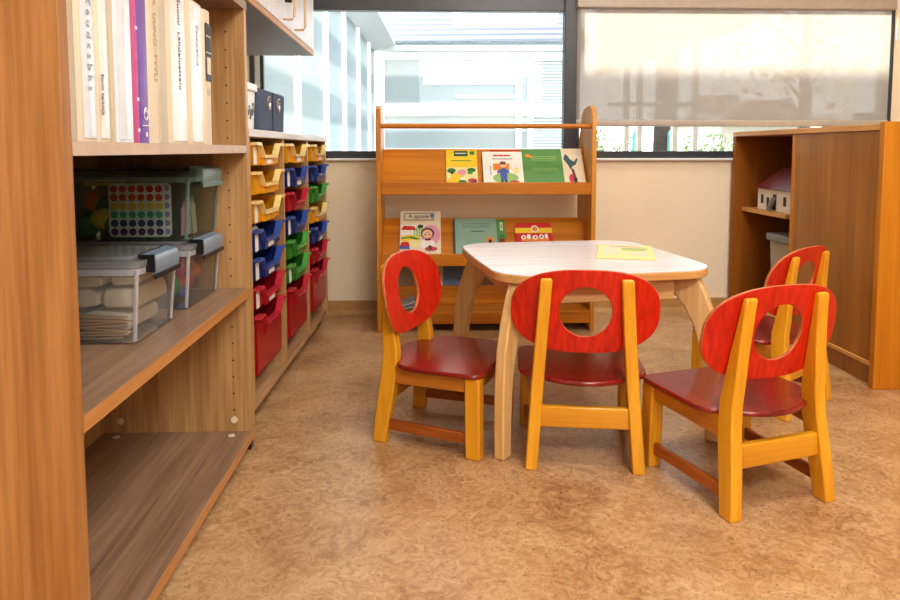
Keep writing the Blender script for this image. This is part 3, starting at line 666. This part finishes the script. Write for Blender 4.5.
for i in range(18):
    z = .14+.04*i
    m.prism([(CX0+.09+.0024*cos(k*pi/4), z+.0024*sin(k*pi/4)) for k in range(8)], XZ, CY1-.0248, CY1-.0238)
m.build('pin_holes', PINHOLE, cb)
# toy house on the inner shelf
hs = thing('toy_house', 'white toy house with a red roof on the cabinet shelf', 'toy house', (1.70, 3.04, .545))
MB().box(-.08, .08, -.17, .20, 0, .105).build('walls', pc('white', 0), hs, bevel=.001)
m = MB(); z0, zr = .100, .20
m.hexa([(-.095, -.185, z0), (.095, -.185, z0), (.095, .215, z0), (-.095, .215, z0)], [(-.012, -.10, zr), (.012, -.10, zr), (.012, .105, zr), (-.012, .105, zr)]); m.build('roof', plain('toy_roof', (116,8,8), .4), hs, bevel=.003)
for y, z, w_, h_ in ((.155, .03, .022, .042), (.10, .012, .022, .05), (.04, 0.004, .030, .075), (-.05, .03, .022, .042)):
    MB().box(-.0815, -.079, y-w_/2, y+w_/2, z, z+h_).build('window', pc('black', 0), hs)
MB().prism([(.06, .004), (.022, .06), (.026, .066), (.068, .008)], lambda u, v, t: (t, u, v), -.105, -.083).build('ladder', pc('grey', 0), hs)
bn = thing('lidded_bin', 'pale plastic bin with a grey lid inside the cabinet', 'bin', (1.715, 2.968, .093))
m = MB(); m.hexa([(-.10, -.10, 0), (.10, -.10, 0), (.10, .10, 0), (-.10, .10, 0)], [(-.112, -.112, .33), (.112, -.112, .33), (.112, .112, .33), (-.112, .112, .33)]); m.build('bin_body', plain('bin_body', (176,166,148), .4), bn, bevel=.004)
MB().box(-.125, .125, -.125, .125, .318, .352).build('lid', plain('bin_lid', (132,136,138), .4), bn, bevel=.006)

# ------------------------------------------------------------------ table
tb = thing('child_table', 'low rounded square table with white top and curved birch legs', 'table', (.470, 2.116, 0), R(7.7))
HT = .316; ZT = .497
def table_outline(h, r, bow, n=8):
    pts = []
    base = rrect(-h, h, -h, h, r, n)
    out = []
    m_ = len(base)
    for i in range(m_):
        (x, y), (x2, y2) = base[i], base[(i+1) % m_]
        k = 10 if math.hypot(x2-x, y2-y) > .1 else 1
        for j in range(k): out.append((x+(x2-x)*j/k, y+(y2-y)*j/k))
    res = []
    for x, y in out:
        fx = 1+bow*(1-(min(abs(y)/h, 1))**2); fy = 1+bow*(1-(min(abs(x)/h, 1))**2)
        res.append((x*fx if abs(x) > abs(y) else x, y*fy if abs(y) >= abs(x) else y))
    return res
TOo = table_outline(HT, .10, .03)
MB().prism(TOo, XY, ZT-.026, ZT-.002).build('edge_band', TABE, tb, bevel=.003)
MB().prism([(x*.997, y*.997) for x, y in TOo], XY, ZT-.004, ZT).build('table_top', TABT, tb, bevel=.0015)
ap = HT-.075
for k in range(4):
    a = MB().box(-ap+.03, ap-.03, -ap-.010, -ap+.010, .402, ZT-.026).build('apron', BIRCHX, tb, bevel=.002); a.rotation_euler = (0, 0, k*pi/2)
# leg in its diagonal plane: s outward from the table's corner foot, z up
leg = [(.018, 0), (.020, .10), (.018, .20), (.010, .29), (-.008, .36), (-.034, .43), (-.056, ZT-.026), (-.180, ZT-.026), (-.170, .452), (-.13, .425), (-.095, .385), (-.065, .33), (-.044, .26), (-.030, .17), (-.026, .08), (-.024, 0)]
FS = .3125*math.sqrt(2)
for k in range(4):
    a = -3*pi/4+k*pi/2
    m = MB(); m.prism(leg, lambda u, v, t: (FS+u, t, v), -.0155, .0155)
    l = m.build('leg', BIRCH, tb, bevel=.005, segs=3); l.rotation_euler = (0, 0, a)
o = thing('booklet', 'thin pale yellow booklet lying on the white table', 'booklet', (.643, 2.147, ZT+.0005), R(-15.7))
MB().box(-.088, .088, -.135, .135, 0, .007).build('cover', pc('pale_yellow', 0), o, bevel=.001)
m = MB()
for i, (c, x0, x1, y0, y1) in enumerate(((0, -.07, -.02, -.09, .08), (1, -.01, .07, .04, .06), (1, -.01, .06, .01, .025), (0, 0, .07, -.09, -.03), (2, -.05, .05, .085, .1))): m.poly([(x0, y0, .0074+.0001*i), (x1, y0, .0074+.0001*i), (x1, y1, .0074+.0001*i), (x0, y1, .0074+.0001*i)], c)
m.build('cover_print', [pc('cream', 0), pc('light_green', 0), pc('pink', 0)], o, recalc=False)

# ------------------------------------------------------------------ chairs
def lerp_prof(tab, z):
    for (z0, a0, b0), (z1, a1, b1) in zip(tab, tab[1:]):
        if z <= z1+1e-9: k = (z-z0)/(z1-z0); return a0+(a1-a0)*k, b0+(b1-b0)*k
def make_chair(label):
    o = thing('child_chair', label, 'chair', (0, 0, 0), 0, 'chairs around the child table')
    tab = [(0, -.164, -.124), (.06, -.160, -.116), (.12, -.153, -.106), (.20, -.142, -.095), (.26, -.139, -.094), (.30, -.142, -.1015), (.36, -.144, -.1125), (.42, -.148, -.1245), (.475, -.1525, -.135), (.497, -.155, -.140), (.503, -.153, -.143)]
    for s in (-1, 1):
        m = MB(); rings = []
        for z, yr, yf in tab:
            xc = s*(.1375-.035*z/.498); hw = .0158 if z < .50 else .0135
            rings.append([m.bm.verts.new((xc+dx*hw, y, z)) for dx, y in ((-1, yr), (1, yr), (1, yf), (-1, yf))])
        for A_, B_ in zip(rings, rings[1:]):
            for k in range(4): m.bm.faces.new((A_[k], A_[(k+1) % 4], B_[(k+1) % 4], B_[k]))
        m.bm.faces.new(rings[0][::-1]); m.bm.faces.new(rings[-1])
        m.build('back_post', OCHRE, o, bevel=.004, segs=3)
        m = MB(); m.hexa([(s*.147-.019, .122, 0), (s*.147+.019, .122, 0), (s*.147+.019, .164, 0), (s*.147-.019, .164, 0)], [(s*.145-.019, .118, .221), (s*.145+.019, .118, .221), (s*.145+.019, .162, .221), (s*.145-.019, .162, .221)])
        m.build('front_leg', OCHRE, o, bevel=.005, segs=3)
        xr, xf = s*.128, s*.145
        m = MB(); m.hexa([(xr-.010, -.10, .172), (xr+.010, -.10, .172), (xf+.010, .12, .180), (xf-.010, .12, .180)], [(xr-.010, -.10, .2215), (xr+.010, -.10, .2215), (xf+.010, .12, .2215), (xf-.010, .12, .2215)])
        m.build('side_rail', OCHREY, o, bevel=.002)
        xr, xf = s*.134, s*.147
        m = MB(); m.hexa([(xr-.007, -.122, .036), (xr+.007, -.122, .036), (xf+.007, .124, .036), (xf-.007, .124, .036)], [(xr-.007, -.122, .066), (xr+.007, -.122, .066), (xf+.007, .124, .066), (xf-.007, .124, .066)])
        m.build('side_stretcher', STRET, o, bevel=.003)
    MB().box(-.122, .122, -.142, -.122, .108, .164).build('back_stretcher', OCHREX, o, bevel=.004)
    MB().box(-.13, .13, .132, .150, .178, .2215).build('front_rail', STRET, o, bevel=.002)  # the brown here is the rail's shade put into its colour
    # seat
    fr = [(.174-.035+.035*cos(R(q)), .168-.035+.035*sin(R(q))) for q in range(0, 91, 15)]
    rr_ = [(.103*(1-k/6), -.152+.034*(1-k/6)**2) for k in range(7)]
    half = fr[::-1]+[(.174, .02), (.173, -.025), (.169, -.058), (.156, -.080), (.140, -.0925), (.104, -.0935)]+rr_
    pts = half+[(-x, y) for x, y in half[-2::-1]]
    MB().prism(pts, XY, .2222, .2352).build('seat', REDS, o, bevel=.005, segs=3)
    # back: bent ply with a round hole
    a, b_, zd, bow, tl, rh, th = .193, .114, .412, .026, .19, .068, .0095
    nA, nR = 72, 6; m = MB(); bm = m.bm
    def pt(i, r, side):
        t = 2*pi*i/nA; e = 2/2.55
        ou = a*math.copysign(abs(cos(t))**e, cos(t)); ov = b_*math.copysign(abs(sin(t))**e, sin(t))
        # hole angle matched to outer direction
        an = math.atan2(ov, ou); hu, hv = rh*cos(an), rh*sin(an)
        u = hu+(ou-hu)*r; v = hv+(ov-hv)*r
        y = -.1205+bow*(u/a)**2-tl*v
        return (u, y-(th if side else 0), zd+v)
    G = [[[bm.verts.new(pt(i, r/nR, s)) for r in range(nR+1)] for i in range(nA)] for s in (0, 1)]
    for i in range(nA):
        j = (i+1) % nA
        for r in range(nR):
            for s in (0, 1):
                f = bm.faces.new((G[s][i][r], G[s][j][r], G[s][j][r+1], G[s][i][r+1])); f.material_index = 0
        for r in (0, nR):
            f = bm.faces.new((G[0][i][r], G[0][j][r], G[1][j][r], G[1][i][r])); f.material_index = 1
    m.build('backrest', [REDB, PLYE], o, bevel=.002, segs=2)
    return o
c1 = make_chair('red-backed chair between the table and the coloured trays, its back ring seen edge-on')
c2 = copy_tree(c1); c2['label'] = 'small red-backed chair pushed under the near table edge, seen straight from behind'
c3 = copy_tree(c1); c3['label'] = 'small red-backed chair nearest the cabinet, mostly hidden behind another chair'
c4 = copy_tree(c1); c4['label'] = 'small red-backed chair nearest the viewer, turned away at the table corner'
for c, (x, y, a) in ((c1, (.055, 1.957, -1.978)), (c2, (.428, 1.832, -.135)), (c3, (1.129, 2.193, .624)), (c4, (.774, 1.622, .288))):
    c.location = (x, y, 0); c.rotation_euler = (0, 0, a)

# ------------------------------------------------------------------ outside
struct(MB().box(-14, 40, WY+.12, 60, -.3, -.1).build('ground_outside', PAVE))
def ebox(m, X0, X1, Y0, Y1, z0, z1, mi=0):
    m.hexa([E(X0, Y0)+(z0,), E(X1, Y0)+(z0,), E(X1, Y1)+(z0,), E(X0, Y1)+(z0,)], [E(X0, Y0)+(z1,), E(X1, Y0)+(z1,), E(X1, Y1)+(z1,), E(X0, Y1)+(z1,)], mi); return m
gc = thing('glazed_corridor', 'white-framed glazed corridor wing outside the first window', 'building')
ys = [3.66, 4.24, 5.4, 6.65, 7.8, 9.0, 10.2, 11.08]
for y in ys: ebox(MB(), -1.26, -1.19, y-.04, y+.04, -.1, 2.43).build('mullion', OWHITE, gc)
for y0, y1 in zip(ys, ys[1:]): ebox(MB(), -1.25, -1.23, y0+.04, y1-.04, .1, 2.43).build('pane', OPANE2, gc)
for z in (.05,): ebox(MB(), -1.26, -1.20, 3.66, 11.12, z, z+.07).build('transom', OWHITE, gc)
m = MB(); q = [(-1.27, 2.43), (-.89, 2.53), (-.89, 2.60), (-1.27, 2.52)]
m.prism(q, lambda u, v, t: E(u, t)+(v,), 3.66, 11.12); m.build('eave', OGREY, gc)
m = MB(); q = [(-.90, 2.60), (-4.2, 3.7), (-4.2, 3.65), (-.90, 2.54)]
m.prism(q, lambda u, v, t: E(u, t)+(v,), 3.66, 11.12); m.build('roof', OROOF, gc)
fa = thing('courtyard_facade', 'white-framed facade closing the courtyard, under a ribbed metal roof', 'building')
Yf = 11.4
for X0, X1 in ((-1.24, -1.10), (1.10, 1.20), (1.30, 1.40), (2.02, 2.12)): ebox(MB(), X0, X1, Yf, Yf+.08, -.1, 2.43).build('mullion', OWHITE, fa)
for z0, z1 in ((2.33, 2.45), (1.40, 1.60), (.78, .86)): ebox(MB(), -1.2, 2.1, Yf-.02, Yf+.08, z0, z1).build('transom', OWHITE, fa)
for X0, X1 in ((-1.10, 1.10),): 
    for z0, z1 in ((1.6, 2.33), (.86, 1.40), (-.1, .78)): ebox(MB(), X0, X1, Yf+.04, Yf+.06, z0, z1).build('pane', OPANE, fa)
for z0, z1, xa in ((1.92, 2.05, -.45), (1.70, 1.76, .1)): ebox(MB(), xa, 1.10, Yf+.01, Yf+.035, z0, z1).build('inner_blind', OWHITE, fa)
ebox(MB(), 1.40, 2.02, Yf+.03, Yf+.07, -.1, 2.33).build('louvre', OLOUV, fa)
ebox(MB(), 1.20, 1.30, Yf+.03, Yf+.07, -.1, 2.33).build('pane', OPANE, fa)
ebox(MB(), -3.6, 2.3, Yf-.25, Yf+.1, 2.45, 2.60).build('fascia', OGREY, fa)
m = MB(); q = [(Yf-.25, 2.60), (16.5, 4.9), (16.5, 4.85), (Yf-.25, 2.54)]
m.prism(q, lambda u, v, t: E(t, u)+(v,), -3.6, 2.3); m.build('roof', OROOF, fa)
# boards added out of view to keep the sun off the panes
blocker = thing('sun_blocker', 'added sun-blocking boards in the yard, above the view from inside', 'sun blocker')
MB().box(-.713, .27, 5.0, 5.06, 1.97, 3.05).build('blocker_board', OGREY, blocker)
MB().box(-.90, -.713, 5.0, 5.06, 2.68, 3.05).build('blocker_board', OGREY, blocker)
MB().box(.27, 3.2, 5.0, 5.06, 1.97, 2.44).build('blocker_board', OGREY, blocker)
for x in (3.12,): MB().box(x, x+.08, 4.99, 5.07, -.1, 1.98).build('post', OWHITE, blocker)  # support added for the sun-blocking boards
# timber pavilion seen through the blind
pv = thing('garden_pavilion', 'timber garden pavilion with a sloping roof behind the blind', 'pavilion')
m = MB(); m.prism([(1.6, 2.6), (1.6, 1.62), (3.15, 2.12), (3.15, 2.6)], lambda u, v, t: E(u, t)+(v,), 7.2, 7.5); m.build('roof', ODARK, pv)
for X in (1.88, 2.02, 2.40, 2.62): ebox(MB(), X, X+.05, 7.3, 7.38, -.1, 2.3).build('post', ODARK, pv)
ebox(MB(), 1.7, 2.66, 7.3, 7.36, 1.30, 1.34).build('rail', ODARK, pv)
ebox(MB(), 2.66, 3.12, 7.32, 7.36, 1.22, 1.42).build('board', HOUSEW, pv)
def tree(name, label, X, Y, hgt, r0, crown, leaf, nleaf, seed, leafr, lz=(0, 1), ll=.13, twigs=14):
    random.seed(seed); x, y = E(X, Y)
    o = thing(name, label, 'tree', (x, y, -.1))
    m = MB(); m.tube([(0, 0, 0), (.02, 0, hgt*.35), (0, 0, hgt*.55), (.05, 0, hgt)], [r0, r0*.9, r0*.72, r0*.25], 10)
    ends = []
    for i in range(twigs):
        a = random.uniform(0, 2*pi); z = hgt*random.uniform(.38, .9); l = leafr*random.uniform(.7, 1.2)
        p1 = Vector((0, 0, z)); p2 = p1+Vector((cos(a)*l*.5, sin(a)*l*.5, l*.35)); p3 = p1+Vector((cos(a)*l, sin(a)*l, l*.5))
        m.tube([p1, p2, p3], [r0*.28, r0*.16, r0*.05], 6); ends += [p2, p3]
        for k in range(3):
            q = p2+(p3-p2)*random.random(); e = q+Vector((random.uniform(-1, 1), random.uniform(-1, 1), random.uniform(0, 1)))*l*.35
            m.tube([q, e], [r0*.08, r0*.03], 5); ends.append(e)
    m.build('trunk', BARK, o)
    if nleaf:
        m = MB()
        for i in range(nleaf):
            c = random.choice(ends)+Vector([random.gauss(0, leafr*.20) for _ in range(3)])
            u = Vector([random.gauss(0, 1) for _ in range(3)]).normalized(); v = u.orthogonal().normalized()
            s = ll*random.uniform(.6, 1.2)
            m.poly([c-u*s*.5, c+v*s*.3, c+u*s*.5, c-v*s*.3])
        m.build('crown', leaf, o, recalc=False, smooth=0)
    return o
tree('bare_tree', 'bare thick-trunked tree beyond the blind', 3.0, 9.5, 4.6, .17, 0, None, 0, 3, 1.5, twigs=10)
tree('autumn_tree', 'autumn tree with thin yellow leaves beyond the blind', 5.2, 10.0, 4.2, .10, 1, LEAFY, 900, 5, 1.25, ll=.2)
def far_house(X0, X1, Y, zw, zr, label):
    o = thing('far_house', label, 'house')
    ebox(MB(), X0, X1, Y, Y+5, -.1, zw).build('walls', HOUSEW, o)
    m = MB(); m.prism([(X0-.3, zw), (X1+.3, zw), (X1-.8, zr), (X0+.8, zr)], lambda u, v, t: E(u, t)+(v,), Y-.3, Y+5.3); m.build('roof', HOUSER, o)
far_house(10.4, 13.6, 26, 1.9, 2.7, 'low dark-roofed house far off, between the two trees')
far_house(14.6, 18.6, 27, 1.5, 2.3, 'second low house far off, behind the autumn tree')
for i, (X, Y, r, lab) in enumerate(((2.95, 13.2, 1.2, 'small round shrub just outside under the blind edge'), (5.6, 14.6, 1.2, 'grey-green shrub at the middle of the strip below the blind'), (8.6, 15.6, 1.25, 'shrub behind the cabinet end of the strip below the blind'))):
    random.seed(20+i); x, y = E(X, Y)
    m = MB()
    for k in range(700):
        d = Vector([random.gauss(0, 1) for _ in range(3)]).normalized()*r*random.uniform(.5, 1); c = Vector((d.x, d.y, abs(d.z)*1.1+.05)); u = Vector([random.gauss(0, 1) for _ in range(3)]).normalized(); v = u.orthogonal().normalized(); s = .15
        m.poly([c-u*s*.5, c+v*s*.3, c+u*s*.5, c-v*s*.3])
    tag(m.build('garden_shrub', LEAFG, recalc=False, smooth=0, loc=(x, y, -.1)), lab, 'shrub')
for i, (X, c, lab) in enumerate(((2.16, OWHITE, 'white gate post outside, nearer the book rack'), (2.52, BOLL, 'teal gate post outside, second from the book rack'), (3.0, BOLL, 'teal gate post outside, beside the white one'), (3.12, OWHITE, 'white gate post outside, nearer the cabinet'))):
    x, y = E(X, 9.2); m = MB(); m.prism(rrect(-.04, .04, -.04, .04, .012, 3), XY, 0, 1.15); m.tube([(0, 0, 1.15), (0, 0, 1.2)], [.05, .02], 10)
    tag(m.build('gate_post', c, loc=(x, y, -.1)), lab, 'post')
struct(MB().box(1.5, 30, 9.8, 24, -.1, -.06).build('lawn', GRASS))

# ------------------------------------------------------------------ light
sc = bpy.context.scene
wd = bpy.data.worlds.new('sky'); sc.world = wd; wd.use_nodes = True
nt = wd.node_tree; nt.nodes.clear()
bg = nt.nodes.new('ShaderNodeBackground'); wo = nt.nodes.new('ShaderNodeOutputWorld')
tc = nt.nodes.new('ShaderNodeTexCoord'); sp = nt.nodes.new('ShaderNodeSeparateXYZ'); nt.links.new(tc.outputs['Generated'], sp.inputs[0])
nt.links.new(ramp(nt, sp.outputs[2], [(.0, (.93, .97, 1, 1)), (.7, (.72, .86, 1, 1))]), bg.inputs[0])
bg.inputs[1].default_value = 5.0
nt.links.new(bg.outputs[0], wo.inputs[0])
s = bpy.data.lights.new('sun', 'SUN'); s.energy = 38; s.angle = R(2.0); s.color = (1, .93, .82)
so = bpy.data.objects.new('sun', s); col.objects.link(so)
so.rotation_euler = Vector((-.3, 1, .75)).to_track_quat('Z', 'Y').to_euler()
def area(name, loc, size, energy, color, target=None):
    l = bpy.data.lights.new(name, 'AREA'); l.shape = 'RECTANGLE'; l.size, l.size_y = size; l.energy = energy; l.color = color
    o = bpy.data.objects.new(name, l); col.objects.link(o); o.location = loc
    if target: o.rotation_euler = (Vector(target)-Vector(loc)).to_track_quat('-Z', 'Y').to_euler()
    return o
area('ceiling_lamp_near', (.9, -.9, 2.5), (1.2, .6), 56, (1, .99, .97), (.6, 1.9, .3))
area('ceiling_lamp_mid', (1.0, 1.0, 2.56), (1.2, .4), 18, (1, .99, .97))
area('ceiling_lamp_far', (1.2, 2.4, 2.56), (1.2, .4), 10, (1, .99, .97))

area('fill_light_rear', (.7, -1.9, 1.75), (1.6, .8), 19, (1, .99, .97), (.2, 2.2, .4))  # added fill behind the camera to brighten the shelves and fronts

# ------------------------------------------------------------------ camera
cd = bpy.data.cameras.new('camera'); co = bpy.data.objects.new('camera', cd); col.objects.link(co)
cd.sensor_width = 36; cd.lens = 27.0; cd.shift_y = -100.4/900; cd.clip_start = .02; cd.clip_end = 200
co.location = (0, 0, .83); co.rotation_euler = (R(90-4.2), 0, -YAW)
sc.camera = co
sc.view_settings.view_transform = 'Standard'
sc.view_settings.look = 'None'
sc.view_settings.exposure = 0.32
sc.view_settings.gamma = 0.9
